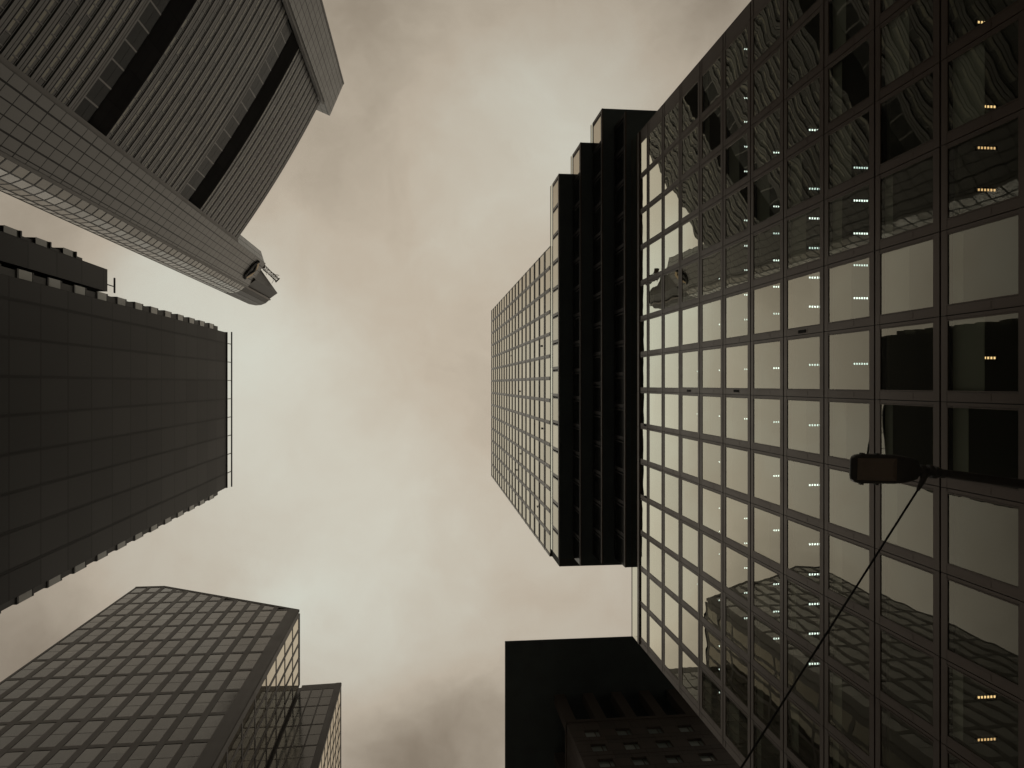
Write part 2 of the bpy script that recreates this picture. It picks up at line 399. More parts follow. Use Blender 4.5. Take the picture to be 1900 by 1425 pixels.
# ceiling lamps seen through the panes
def lamps(k, pys, x0, x1, mat, n=6):
    zc = Z0 - FH * k - .42
    for py in pys:
        a = at(x0, py, Z=zc - .03); b = at(x1, py, Z=zc - .03); L = (b.x - a.x)
        f = MB(); f.box((a.x - .06, a.y - .085, zc - .03), (b.x + .06, a.y + .085, zc)); fo = f.build('ceiling_light', 'fitting', glass_tower)
        e = MB(); w = L / n
        for i in range(n):
            x = a.x + w * i; e.box((x + w * .25, a.y - w * .33, zc - .042), (x + w * .75, a.y + w * .33, zc - .030))
        e.build('bulb', mat if random.random() < .75 else mat.replace('_lamp', '_dim'), fo)
lamps(9, (41, 197, 274, 352, 664, 1294, 1373), 1813, 1848, 'warm_lamp')
lamps(7, (311, 372, 433, 492, 553, 675), 1583, 1611, 'cool_lamp')
lamps(6, (241, 350, 405, 460, 515, 569, 677, 789, 900, 1010, 1066, 1121, 1176, 1232), 1500, 1529, 'cool_lamp')
lamps(5, (283, 383, 433, 483, 532, 582, 683, 783, 883, 984, 1084, 1135, 1185), 1434, 1459, 'cool_lamp')
lamps(4, (91, 136, 182, 226, 272, 318, 409, 456, 501, 547, 593, 685, 777, 962, 1008, 1054, 1100, 1147), 1380, 1402, 'cool_lamp')
lamps(3, (517, 602, 687, 772, 857, 943, 986, 1028, 1114, 1199, 1242, 1285), 1333, 1353, 'cool_lamp')
lamps(2, (689, 768, 1084), 1292, 1311, 'cool_lamp')
for px, py in ((1488, 615), (1278, 725), (1366, 725.5), (1197, 789), (1198, 922)):     # opened ventilation slots
    p = at(px, py, X=D - .03); v = MB(); v.box((D - .045, p.y - .07, p.z - .33), (D - .0265, p.y + .07, p.z + .33)); v.build('vent_slot', 'void', glass_tower)
# roof terrace and its glass balustrade
pg = MB(); pq = []
for a, b in cells: pq.append(F1.quad(a + .01, b - .01, 59.31, 61.0, .06))
windows(glass_tower, pq, 'parapet_glass', name='balustrade_pane')
pr = MB(); F1.bar(pr, YA, YB, 61.0, 61.04, .03, .09); pr.build('handrail', 'bronze', glass_tower)
rf = MB(); rf.box((D + .4, YA + .1, 59.31), (50, YB - .1, 59.5)); rf.build('roof', 'roof', glass_tower)
# the four shifted storeys, each overhanging the one below
levelsU = []
rings = [ # front X, soffit Z, top Z, y start pixel (on soffit edge), y end
    (16.22, 61.2, 65.4, at(1160, 207, X=16.22).y, at(1160, 1053, X=16.22).y),
    (15.16, 64.9, 69.2, at(1117, 201, X=15.16).y, at(1150, 1051.5, Z=64.9).y - .3),
    (14.03, 68.6, 72.95, at(1077, 264, X=14.03).y, at(1077, 1050, X=14.03).y),
    (12.70, 72.3, 77.0, at(1037, 322, X=12.70).y, at(1037, 1037, X=12.70).y)]
so = MB(); stf = MB(); stv = MB(); std = []; stq = []; gl = MB(); rim = MB(); par = []
for i, (x, zb, zt, ya, yb) in enumerate(rings):
    f = Face((x, 0), (0, 1), flip=True)
    so.box((x, ya, zb), (50, yb, zb + .25))
    gl.box((x + .25, ya + .2, zb + .26), (49.9, yb - .2, zb + 3.7))
    f.bar(stf, ya, yb, zb - .03, zb + .16, -.1, .012); f.bar(stv, ya, yb, zb + .17, zb + .42, -.1, .01)         # bottom band: bronze lip, the dark tone above it stands for soffit shade
    f.bar(stf if i == 3 else stv, ya, yb, zb + 3.3, zb + 3.75, -.2, .004)         # top band, soffit shade put into its colour below the uppermost storey
    a = ya; n = round((yb - ya) / 2.6); w = (yb - ya) / n
    for j in range(n):
        mv = stf if (i == 3 or a + j * w < rings[min(i + 1, 3)][3] - .5) else stv  # exposed mullions bronze; those under the next overhang painted dark for its shade
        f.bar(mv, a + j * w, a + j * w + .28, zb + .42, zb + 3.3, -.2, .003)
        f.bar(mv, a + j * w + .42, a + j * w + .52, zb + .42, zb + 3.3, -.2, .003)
        (stq if i == 3 or a + j * w < rings[min(i + 1, 3)][3] - .5 else std).append(f.quad(a + j * w + .52, a + (j + 1) * w, zb + .42, zb + 3.3, .0))  # panes under the next overhang take darker glass, standing for its shade
        par.append(f.quad(a + j * w + .01, a + (j + 1) * w - .01, zb + 3.76, zt, .02))
    f.bar(rim, ya, yb, zt, zt + .03, -.01, .05)
so.build('soffit', 'soffit', glass_tower); stf.build('storey_frame', 'bronze', glass_tower); stv.build('shade_toned_frame', 'bronze_dark', glass_tower); gl.build('storey_core', 'soffit', glass_tower)
rim.build('rim', 'bronze', glass_tower)
windows(glass_tower, std, 'garden_glass', name='shade_toned_window'); windows(glass_tower, stq, 'upper_glass', name='storey_window'); windows(glass_tower, par, 'parapet_glass', name='storey_parapet')
# columns under the overhang at the terrace end
tc = MB()
for y in (13.6, -16.5, -6, 4): tc.box((17.6, y, 59.5), (18.1, y + .5, 61.2))
tc.build('terrace_column', 'bronze', glass_tower)
# upper shaft
XU = 13.2; uA = -14.6; uB = 18.3; ZU = at(912, 700, X=XU).z
FU = Face((XU, 0), (0, 1), flip=True); uf = MB(); uq = []; nb = 14; bwid = (uB - uA) / nb; fh = 3.98
uz = [ZU - .5 - fh * k for k in range(20)]
for k, z in enumerate(uz):
    if z - fh < 76.6: break
    FU.bar(uf, uA, uB, z - .28, z - .03, -.2, .07); FU.bar(uf, uA, uB, z + .03, z + (.5 if k == 0 else .28), -.2, .07)
    for j in range(nb):
        a = uA + j * bwid
        FU.bar(uf, a, a + .10, z - fh + .28, z - .28, -.2, .04); FU.bar(uf, a + bwid - .30, a + bwid - .02, z - fh + .28, z - .28, -.2, .05)
        uq.append(FU.quad(a + .10, a + bwid - .30, z - fh + .28, z - .28, 0))
uf.build('shaft_frame', 'bronze', glass_tower)
windows(glass_tower, uq, 'upper_glass', name='shaft_window')
uc = MB(); uc.box((XU + .21, uA + .02, 76), (48, uB - .02, ZU - .05)); uc.build('shaft_core', 'back_wall', glass_tower)
up = MB()
for px, py in ((1004, 642), (1005, 795), (964, 726), (948, 660), (965, 842), (958, 872), (997, 940)):
    p = at(px, py, X=XU - .07); v = MB(); v.box((XU - .085, p.y - .1, p.z - .35), (XU - .052, p.y + .1, p.z + .35)); v.build('vent_slot', 'void', glass_tower)

# ------------------------------------------------------------------ tall tower with curved ribbed facade (upper left)
H1, H0, HF, HE = 310., 271., 231., 243.
plan = lambda px, py, z: at(px, py, Z=z).to_2d()
A = plan(493, 489, H0); B = plan(460, 532, H0); C = plan(597, 192, HF)
E2 = plan(612, 215, HE); G2 = plan(637, 157, HE)
curved_tower = thing('curved_tower', ((A.x + C.x) / 2 - 10, (A.y + C.y) / 2, GZ), 'tallest tower with curved ribbed facade between grey panelled cores and dark garden storeys', 'office tower')
chord = (C - A); L = chord.length; cd = chord / L; nrm = Vector((-cd.y, cd.x))
if nrm.dot(-A) < 0: nrm = -nrm
BULGE = .9
def cv(s, n=0.):                                            # point on the bulging facade, s 0..1
    q = A + chord * s + nrm * (BULGE * 4 * s * (1 - s) - .8 + n); return q
NS = 26
def ribbon(mb, z0, z1, n0, n1, s0=0., s1=1., rnd=0.):
    P = [s0 + (s1 - s0) * i / NS for i in range(NS + 1)]
    for a, b in zip(P, P[1:]):
        o0, o1, i0, i1 = cv(a, n1), cv(b, n1), cv(a, n0), cv(b, n0); LL = L * a; LR = L * b
        mb.poly([(*o0, z0), (*o1, z0), (*o1, z1), (*o0, z1)], [(LL, z0), (LR, z0), (LR, z1), (LL, z1)])
        mb.poly([(*i0, z0), (*i1, z0), (*o1, z0), (*o0, z0)], [(LL, 0), (LR, 0), (LR, n1 - n0), (LL, n1 - n0)])
        mb.poly([(*o0, z1), (*o1, z1), (*i1, z1), (*i0, z1)], [(LL, 0), (LR, 0), (LR, n1 - n0), (LL, n1 - n0)])
rb, vd, gd, mt = MB(), MB(), MB(), MB(); cellq = []; ggl = []
secs = [(194, 231, 'fine'), (138.5, 178, 'wide'), (62, 126, 'wide'), (20, 48, 'wide')]
FHT = 3.75
for z0, z1, kind in secs:
    n = round((z1 - z0) / FHT); h = (z1 - z0) / n
    for i in range(n):
        z = z0 + i * h
        ribbon(rb, z + h * .61, z + h * .80, -.07, .05); ribbon(rb, z + h * .84, z + h, -.07, .03)
        ribbon(rb, z + h * .05, z + h * .09, -.07, .04)
        ribbon(rb, z + h * .46, z + h * .49, -.07, .03)
        for j in range(NS):
            a, b = j / NS, (j + 1) / NS
            p, q = cv(a + .0012, -.03), cv(b - .0012, -.03)
            cellq.append([Vector((*p, z + h * .09)), Vector((*q, z + h * .09)), Vector((*q, z + h * .46)), Vector((*p, z + h * .46))])
            p, q = cv(a, .0), cv(a + .004, .0)
            mt.poly([(*p, z + h * .09), (*q, z + h * .09), (*q, z + h * .46), (*p, z + h * .46)])
    ribbon(rb, z1, z1 + .5, -.3, .08)
ribbon(vd, 0, HF - .3, -2.2, -.08)  # near-black skin close behind the ribs, shade between them put into its colour
for z0, z1 in ((178.6, 194), (126.6, 138.4), (48.5, 61.8)):     # garden storeys: deep dark fascia above tall glass
    zg = z0 + (z1 - z0) * .42
    gd = MB(); ribbon(gd, zg, z1 - .1, -.07, .0); gd.build('garden_fascia', 'garden', curved_tower)
    for j in range(0, NS, 2):
        p, q = cv(j / NS, -.06), cv((j + 2) / NS, -.06)
        for zz0, zz1 in ((z0 + .1, (z0 + zg) / 2), ((z0 + zg) / 2 + .1, zg - .1)):
            ggl.append([Vector((*p, zz0)), Vector((*q, zz0)), Vector((*q, zz1)), Vector((*p, zz1))])
        p, q = cv(j / NS, -.04), cv(j / NS + .006, -.04)
        mt.poly([(*p, z0), (*q, z0), (*q, zg), (*p, zg)])
rb.build('spandrel_rib', 'rib', curved_tower); vd.build('recess_shade', 'void', curved_tower); mt.build('mullion', 'rib', curved_tower)
windows(curved_tower, cellq, 'rib_glass', name='ribbon_window'); windows(curved_tower, ggl, 'garden_glass', name='garden_window')
# body behind the facade
back = -nrm * 30
bd = MB(); bd.prism([tuple(A + chord * .01 - nrm * 3.6), tuple(A + chord * .99 - nrm * 3.6), tuple(C + back), tuple(A + back)], GZ, HF - 1); bd.build('body', 'core_trim', curved_tower)
rfm = MB(); ribbon(rfm, HF + .5, HF + .52, -3.4, .1); rfm.build('roof_edge', 'core_trim', curved_tower)
# two grey panelled cores
pa = (A - B).normalized(); pn = Vector((-pa.y, pa.x));  pn = pn if pn.dot(-A) > 0 else -pn
WA = (A - B).length
cp = MB(); cp.prism([tuple(B), tuple(A), tuple(A - pn * 9 + pa * 1.0), tuple(B - pn * 14)], GZ, H0); cp.build('core_wall', 'core_panel', curved_tower)
ct = MB()
def pilaster(mb, p, wdt, z0, z1, dr, nn, n0=-.3, n1=.3):
    q = p + nn * n0; mb.obox((q.x, q.y, z0), (dr.x * wdt, dr.y * wdt, 0), (nn.x * (n1 - n0), nn.y * (n1 - n0), 0), (0, 0, z1 - z0))
pilaster(ct, B, .55, GZ, H0 - .01, -pa, pn); cbar = MB(); pilaster(cbar, B, .6, H0, H1 - .4, -pa, pn, -.3, .22); cbar.build('crown_bar', 'bead', curved_tower)
pilaster(ct, A + pa * .02, .8, GZ, HF + .8, pa, pn, -1.2, -.35)
d2 = (G2 - E2).normalized(); n2 = Vector((-d2.y, d2.x)); n2 = n2 if n2.dot(-E2) > 0 else -n2
c2 = MB(); c2.prism([tuple(E2), tuple(G2), tuple(G2 - n2 * 12), tuple(E2 - n2 * 9)], GZ, HE); c2.build('core_wall', 'core_panel', curved_tower)
pilaster(ct, E2, .8, GZ, HF + .8, -d2, n2, -1.2, -.25); pilaster(ct, G2, .5, GZ, HE, d2, n2, -.6, .1)
ct.build('corner_trim', 'core_trim', curved_tower)
# rounded glass shafts outside both cores, mullioned
def rounded(p0, tang, out, R, z0, z1, nseg, rows, sweep=math.radians(150), crown=None, squash=1.):
    pts = []
    c = p0 - out * R
    for i in range(nseg + 1):
        a = sweep * i / nseg; pts.append(c + out * (R * math.cos(a)) + tang * (R * squash * math.sin(a)))
    q = []; mu = MB()
    for r in range(rows):
        a0 = z0 + (z1 - z0) * r / rows; a1 = z0 + (z1 - z0) * (r + 1) / rows
        for i in range(nseg): q.append([Vector((*pts[i], a0)), Vector((*pts[i + 1], a0)), Vector((*pts[i + 1], a1)), Vector((*pts[i], a1))])
        for i in range(nseg):
            o0 = pts[i] + (pts[i] - c) * .006; o1 = pts[i + 1] + (pts[i + 1] - c) * .006
            mu.poly([(*o0, a1 - .17), (*o1, a1 - .17), (*o1, a1 + .17), (*o0, a1 + .17)])
            mu.poly([(*pts[i], a1 - .17), (*pts[i + 1], a1 - .17), (*o1, a1 - .17), (*o0, a1 - .17)])
    for i in range(nseg + 1):
        dr = (pts[i] - c).normalized(); tn = Vector((-dr.y, dr.x)); b = pts[i] - tn * .09
        mu.obox((b.x, b.y, z0), (tn.x * .18, tn.y * .18, 0), (dr.x * .08, dr.y * .08, 0), (0, 0, z1 - z0))
    return pts, q, mu, c
R = 8.0
S0 = B - pa * .55
pts, q1, mu1, cc = rounded(S0, -pa, pn, R, GZ, H0 - 2.6, 9, 76, squash=.78)
pts2, q2, mu2, cc2 = rounded(G2 + d2 * .5, d2, n2, 3.5, GZ, HE - 14, 5, 60, squash=.35)
q1 = [[p.copy() for p in ([q[1], q[0], q[3], q[2]] if (q[1] - q[0]).cross(q[3] - q[0]).dot(Vector((*(-(cc - q[0].to_2d())), 0))) < 0 else q)] for q in q1]
windows(curved_tower, q1, 'curve_glass', name='bay_window'); mu1.build('bay_mullion', 'bronze_dark', curved_tower)
windows(curved_tower, q2, 'curve_glass', name='shaft_window', nmax=40); mu2.build('bay_mullion', 'bronze_dark', curved_tower)
cr = MB(); cr.prism([tuple(p) for p in pts] + [tuple(cc - pa * 0)], H0 - 2.6, H1 - 1.0)
T = plan(515, 544, H1); E3 = plan(484, 500, H1)
cr.prism([tuple(B - pn * .35), tuple(T), tuple(E3), tuple(cc - pn * 8)], H0 + .02, H1)
cr.build('crown', 'crown_glass', curved_tower)
cl = MB()
for i in range(1, 10):
    p = pts[i]; dr = (p - cc).normalized(); cl.obox((p.x, p.y, H0 - 2), (dr.y * .12, -dr.x * .12, 0), (dr.x * .1, dr.y * .1, 0), (0, 0, H1 - H0))
cl.build('crown_fin', 'core_trim', curved_tower)
c3 = MB(); c3.prism([tuple(p) for p in pts2] + [tuple(cc2)], HE - 14, HE - 3); c3.build('crown', 'crown_glass', curved_tower)
# return faces beside the facade
rt = MB(); rt.prism([tuple(A - pn * .02 + pa * .02), tuple(A + pa * 2.4 - pn * 3.2), tuple(A - pn * 6)], HF + .9, H0 - 2); rt.build('core_return', 'core_panel', curved_tower)
# emblem ring on the core wall
def on_core(px, py, off=0.):
    r = ray(px, py); n3 = Vector((pn.x, pn.y, 0)); b3 = Vector((B.x, B.y, 0)); return r * (n3.dot(b3) / n3.dot(r)) + n3 * off
def ring_bar(mb, pxs, depth=.55):
    f = [on_core(x, y, depth) for x, y in pxs]; b = [on_core(x, y, .03) for x, y in pxs]
    mb.poly(f); n = len(f)
    for i in range(n): mb.poly([f[i], b[i], b[(i + 1) % n], f[(i + 1) % n]])
em = MB(); em2 = MB()
ring_bar(em, ((452, 517), (453.3, 508.5), (468.7, 489.8), (480, 483), (479.6, 485.2), (470, 492), (456, 509), (454.6, 515.8)))
ring_bar(em, ((474.5, 490.5), (475.5, 491), (471.5, 502.5), (455.2, 513), (455.6, 511.3), (470, 502)), .40)
ring_bar(em2, ((479.6, 485.2), (477.2, 495.5), (472.8, 501.5), (475.6, 491), (476, 488)), .42)
ring_bar(em2, ((454.6, 515.8), (465, 510.5), (471, 503.6), (471.3, 502.8), (455.2, 513.2)), .44)
e0 = em.build('emblem', 'void', curved_tower); em2.build('emblem_ribbon', 'gold', e0)
# maintenance crane on the tip
ka, kb = at(489, 495, Z=H1 + 1.2), at(514, 519, Z=H1 + 3.0)
crane = thing('roof_crane', (ka.x, ka.y, H1), 'rusty lattice maintenance crane leaning out from the tip of the tallest tower', 'crane')
bm2 = MB(); ax = (kb - ka).normalized(); sd = ax.cross(Vector((0, 0, 1))).normalized(); upv = sd.cross(ax)
bm_ = MB(); LK = (kb - ka).length; nk = 6; wd = .75
cor = [(sd * i + upv * j) for i, j in ((-wd, -wd), (wd, -wd), (wd, wd), (-wd, wd))]
for c_ in cor: bm_.tube([ka + c_, kb + c_ * .75], .14, 5)
for k in range(nk):
    p0 = ka + ax * LK * k / nk; p1 = ka + ax * LK * (k + 1) / nk
    for i in range(4):
        bm_.tube([p0 + cor[i], p1 + cor[(i + 1) % 4]], .09, 4); bm_.tube([p0 + cor[i], p0 + cor[(i + 1) % 4]], .09, 4)
bm_.build('boom', 'rust', crane)
cbm = MB(); cbm.box((ka.x - 1.6, ka.y - 1.6, H1 + .02), (ka.x + .5, ka.y + .5, H1 + 2.0)); cbm.box((ka.x - 1.2, ka.y - 1.2, H1 + 2.0), (ka.x, ka.y, H1 + 2.9)); cbm.build('base', 'rust', crane)
rr = random.Random(3)
for k in range(16):
    p = ka + ax * LK * rr.random() + sd * rr.uniform(-1, 1) + upv * rr.uniform(-.4, 1.1); q_ = p + Vector((rr.uniform(-1.6, 1.6), rr.uniform(-1.6, 1.6), rr.uniform(-.8, 2.2))); bm2.tube([p, q_], .09, 4)
bm2.build('rigging', 'rust', crane)
hk = MB(); hk.obox(kb - sd * 1.1 - upv * .9, sd * 2.2, ax * .5, upv * 1.2); hk.build('cradle', 'rust', crane)

# ------------------------------------------------------------------ charcoal slab block (left)
XS, ZS, SA, SB = -21.6, 87.3, -5.65, 11.35
slab_tower = thing('slab_block', (XS - 8, 3, GZ), 'near-black panel-clad slab block at the left with a thin railing along its roof', 'office block')
FS = Face((XS, 0), (0, 1))
pn_ = MB(); q = FS.quad(SA, SB, GZ, ZS)
zl = [at(x, 640, X=XS).z for x in (401, 384, 368, 349, 328, 307, 281, 253, 221, 185, 145, 97, 42)]
PH = 3.35; zoff = zl[0] % PH
ys0 = at(421, 637, X=XS).y
pn_.poly(q, [(p.y - ys0 + 20.4, p.z - zoff + 33.5) for p in q]); pn_.box((XS - 18, SA, GZ), (XS - .02, SB, ZS - .02))
pn_.build('panel_wall', 'slab_panel', slab_tower)
ln = MB(); jy = [ys0 + 2.04 * k for k in range(-1, 9) if SA < ys0 + 2.04 * k < SB]
for y in jy:
    FS.bar(ln, y - .08, y - .05, GZ, ZS, .002, .02); FS.bar(ln, y + .05, y + .08, GZ, ZS, .002, .02)
ln.build('cladding_rail', 'slab_panel', slab_tower)
cp_ = MB(); FS.bar(cp_, SA - .05, SB + .05, ZS, ZS + .25, -.5, .08); cp_.build('coping', 'slab_dark', slab_tower)
rl = MB(); zr = at(430, 700, X=XS).z; y0, y1 = at(430, 616, X=XS).y, at(430, 903, X=XS).y
rl.box((XS - .07, y0, zr - .09), (XS + .05, y1, zr + .09))
for y in jy: rl.box((XS - .04, y - .04, ZS + .26), (XS + .03, y + .04, zr - .09))
rl.build('railing', 'slab_dark', slab_tower)
# window strips at both corners, bay windows stepping out floor by floor
sw = MB(); wq = []; wk = MB()
ztop = at(405, 604, X=XS).z
for side, base, w, ztp in ((-1, SA, .52, ztop), (1, SB, .42, ztop)):
    y0, y1 = sorted((base + side * .02, base + side * w * .8)); sw.box((XS - 14, y0, GZ), (XS - .05, y1, ztp))
    z = zl[0] - .9
    while z > 0:
        ya_, yb_ = sorted((base + side * .02, base + side * w))
        wq.append([Vector((XS - .02, ya_, z - 1.45)), Vector((XS - .02, yb_, z - 1.45)), Vector((XS - .02, yb_, z)), Vector((XS - .02, ya_, z))])
        wk.box((XS - 4, ya_, z + .01), (XS - .005, yb_, z + .16)); wk.box((XS - 4, ya_, z - 1.65), (XS - .005, yb_, z - 1.46)); wk.box((XS - 4, ya_ + .02, z - 1.44), (XS - .06, yb_ - .02, z - .01))
        z -= PH
# lower wing beyond the north corner
wz = at(205, 515, X=XS).z; wy = at(205, 500, X=XS).y
wg = MB(); y1 = SA - .74
wg.box((XS - 14, wy, GZ), (XS - .2, y1, wz)); wg.build('wing_wall', 'slab_panel', slab_tower)
z = wz - 4.6
while z > 0:
    ya_, yb_ = wy - .45, wy + .0
    wq.append([Vector((XS - .4, ya_, z - 1.5)), Vector((XS - .4, yb_ - .01, z - 1.5)), Vector((XS - .4, yb_ - .01, z)), Vector((XS - .4, ya_, z))])
    wk.box((XS - 4, ya_, z + .01), (XS - .3, yb_ - .01, z + .16)); wk.box((XS - 4, ya_ + .02, z - 1.48), (XS - .43, yb_ - .02, z - .02))
    z -= PH
sw.box((XS - 14, wy - .25, GZ), (XS - .5, wy - .01, wz - 3.2))
sw.build('corner_strip', 'slab_dark', slab_tower); wk.build('window_surround', 'slab_dark', slab_tower)
windows(slab_tower, wq, 'slab_glass')
wr = MB(); zz = wz + 1.3; wr.box((XS - .3, wy + .4, zz), (XS - .2, SA - .8, zz + .1))
for y in (wy + 1.0, wy + 1.8): wr.box((XS - .28, y, wz + .01), (XS - .22, y + .06, zz - .01))
wr.build('wing_railing', 'slab_dark', slab_tower)

# ------------------------------------------------------------------ grid-windowed tower (lower left)
H3 = 156.6
P3 = plan(555, 1132, H3); T2 = at(305, 1088, Y=P3.y); T1_ = at(250, 1091, Y=P3.y)
PB = Vector((P3.x, at(557, 1268, X=P3.x).y)); PC = plan(633, 1267, 158.5); 
grid_tower = thing('gridded_tower', (P3.x - 15, P3.y + 12, GZ), 'brown-framed tower at the lower left with rows of grey windows and a glass wing', 'office tower')
ROW = 8.08
def grid_face(p, q, z1, nb, row, frm, quads, colw, bandh, corner0=.0, corner1=.0, mid=True, zmin=10, flip=False, z_first=None, depth=.06):
    f = Face(p, (q - p)); 
    if f.n.to_2d().dot(-p) < 0: f.n = -f.n
    Lf = (q - p).length - corner0 - corner1; w = Lf / nb
    if corner0: f.bar(frm, 0, corner0, GZ, z1, -.35, depth + .03)
    if corner1: f.bar(frm, Lf + corner0, Lf + corner0 + corner1, GZ, z1, -.35, depth + .03)
    zs = []; z = z_first if z_first else z1 - .6
    while z > zmin: zs.append(z); z -= row
    f.bar(frm, corner0, Lf + corner0, zs[0] + bandh / 2, z1, -.35, depth - .02)
    for a_, b_ in zip(zs, zs[1:]):
        f.bar(frm, corner0, Lf + corner0, a_ - bandh / 2, a_ + bandh / 2, -.35, depth - .02)
        for j in range(nb):
            x = corner0 + j * w
            f.bar(frm, x, x + colw / 2, b_ + bandh / 2, a_ - bandh / 2, -.35, depth); f.bar(frm, x + w - colw / 2, x + w, b_ + bandh / 2, a_ - bandh / 2, -.35, depth)
            zm = (a_ + b_) / 2
            quads.append(f.quad(x + colw / 2, x + w - colw / 2, b_ + bandh / 2, a_ - bandh / 2, .0))
            if mid: f.bar(frm, x + colw / 2, x + w - colw / 2, zm - .05, zm + .03, -.1, .025)
    return f
fm, qs, qside = MB(), [], []
zf = at(533, 1154, Y=45).z
XL = T1_.x; HT = T2.z; FT = Face(P3, (-1, 0)); FT.n = Vector((0, -1, 0)); LT = P3.x - XL; L2 = P3.x - T2.x
def roofz(a): return H3 + (HT - H3) * min(max(a, 0) / L2, 1.)      # the roofline climbs towards the far corner
def slanted(mb, a0, a1, z0, n0, n1, drop=.3):                       # upright cut off along the roofline
    zA, zB = roofz(a0) - drop, roofz(a1) - drop
    f = [FT.pt(a0, z0, n1), FT.pt(a1, z0, n1), FT.pt(a1, zB, n1), FT.pt(a0, zA, n1)]; b = [FT.pt(a0, z0, n0), FT.pt(a1, z0, n0), FT.pt(a1, zB, n0), FT.pt(a0, zA, n0)]
    mb.poly(f); 
    for k in range(4): mb.poly([f[k], b[k], b[(k + 1) % 4], f[(k + 1) % 4]])
eb = MB(); NB3 = 12; C0 = 1.7; bw3 = (LT - C0) / NB3; cw, bh = .85, .80
slanted(fm, 0, C0, GZ, -.35, .09)
zr3 = []; z = zf + ROW * .96
while z < HT: z += ROW
while z > 6: zr3.append(z); z -= ROW
for j in range(NB3):
    x0 = C0 + j * bw3; x1 = x0 + bw3
    slanted(fm, x0, x0 + cw / 2, GZ, -.35, .06); slanted(fm, x1 - cw / 2, x1, GZ, -.35, .06)
    xa, xb = x0 + cw / 2 + .006, x1 - cw / 2 - .006
    for z, zn in zip(zr3, zr3[1:]):
        zt_ = roofz(xa) - .5
        if z - bh / 2 < zt_: FT.bar(fm, xa, xb, z - bh / 2, min(z + bh / 2, zt_), -.35, .05)
        lo, hiA, hiB = zn + bh / 2, min(z - bh / 2, roofz(xa) - .5), min(z - bh / 2, roofz(xb) - .5)
        if hiA - lo < .25: continue
        q = FT.quad(xa, xb, lo, lo + 1); 
        for p in q:
            if p.z > lo + .5: p.z = hiA if abs(p.x - (P3.x - xa)) < .05 else hiB
        qs.append(q)
        zm = (z + zn) / 2
        if zm < hiA - .3: FT.bar(fm, xa, xb, zm - .05, zm + .05, -.1, .012)
        FT.bar(eb, xa, xb, lo, lo + .13, -.05, .02); FT.bar(eb, xa, xa + .10, lo + .14, hiA - .02, -.05, .02)
for a0, a1 in ((-.05, L2), (L2, LT + .05)):
    p0, p1 = FT.pt(a0, roofz(a0) - .28, -.4), FT.pt(a1, roofz(a1) - .28, -.4); fm.obox(p0, p1 - p0, Vector((0, 0, .4)), FT.n * .5)
for a0, a1 in ((C0, L2), (L2, LT)):
    p0, p1 = FT.pt(a0, roofz(a0) - .80, -.34), FT.pt(a1, roofz(a1) - .80, -.34); fm.obox(p0, p1 - p0, Vector((0, 0, .51)), FT.n * .405)
eb.build('window_bead', 'bead', grid_tower)
side_fr = MB()
grid_face(P3, PB, H3 - 1, 5, ROW, side_fr, qside, .55, .75, corner0=.9, z_first=zf + ROW * .96, mid=False)
fm.build('window_grid', 't3_frame', grid_tower); side_fr.build('side_grid', 't3_frame', grid_tower)
windows(grid_tower, qs, 't3_glass'); windows(grid_tower, qside, 't3_side', name='side_window')
bk = MB(); ins = lambda p, dx, dy: (p.x + dx, p.y + dy)
pf = [(P3.x - .4, H3 - .5), (T2.x, HT - .5), (XL + .3, HT - .5), (XL + .3, GZ), (P3.x - .4, GZ)]
ya3, yb3 = P3.y + .4, PB.y + 12
bk.poly([(x, ya3, z) for x, z in pf]); bk.poly([(x, yb3, z) for x, z in pf[::-1]])
for (xa, za), (xb, zb) in zip(pf, pf[1:] + pf[:1]): bk.poly([(xa, ya3, za), (xa, yb3, za), (xb, yb3, zb), (xb, ya3, zb)])
bk.build('body', 't3_frame', grid_tower)
# lower wing beside it
wq1, wq2 = [], []; wf = MB()
HW = 158.5; PBW = Vector((P3.x + .3, PC.y + .2))
grid_face(PC, PBW, HW, 3, ROW, wf, wq1, .25, .35, corner0=1.0, z_first=HW - 2.5, mid=True)
PD = PC + Vector((0, 26)); grid_face(PC, PD, HW, 9, ROW / 2, wf, wq2, .22, .35, corner0=.6, z_first=HW - 1.5, mid=False)
wf.build('wing_grid', 't3_frame', grid_tower)
windows(grid_tower, wq1, 't3_glass', name='wing_window'); windows(grid_tower, wq2, 't3_side', name='wing_side_window')
wb = MB(); wb.prism([ins(PC, -.4, .4), (PC.x - .4, PD.y), (PBW.x - 5, PD.y), (PBW.x - 5, PC.y + .6)], GZ, HW - .3); wb.build('wing_body', 't3_frame', grid_tower)

# ------------------------------------------------------------------ dark tower with wide oversailing roof (bottom)
HJ = 100.
JC = at(937, 1190, Z=HJ); JB = at(1030, 1290, Z=HJ); ZB = HJ * 577 / 630
roof_tower = thing('overhang_tower', (JB.x + 18, JB.y + 18, GZ), 'dark granite tower under a wide flat black oversailing roof with small square windows', 'office tower')
m_ = MB(); Wd = 38
m_.box((JC.x, JC.y, HJ), (JB.x + Wd + 6, JB.y + Wd + 6, HJ + .12)); m_.box((JC.x + 2, JC.y + 2, HJ + .12), (JB.x + Wd + 4, JB.y + Wd + 4, HJ + 1.6)); m_.build('oversailing_roof', 'soffit', roof_tower)
JL = Vector((JB.x, JB.y)); WB = []
bd = MB(); FJ = Face(JL, (1, 0)); FJ.n = Vector((0, -1, 0)); FK = Face(JL, (0, 1)); FK.n = Vector((-1, 0, 0))
CS = 3.78; ncol = 10; rows = [at(1146, py, Y=JB.y).z for py in (1358, 1385.5, 1414)]; RH = (rows[0] - rows[2]) / 2
x_first = at(1098, 1358, Y=JB.y).x - JB.x
ww, wh = 1.75, 1.75
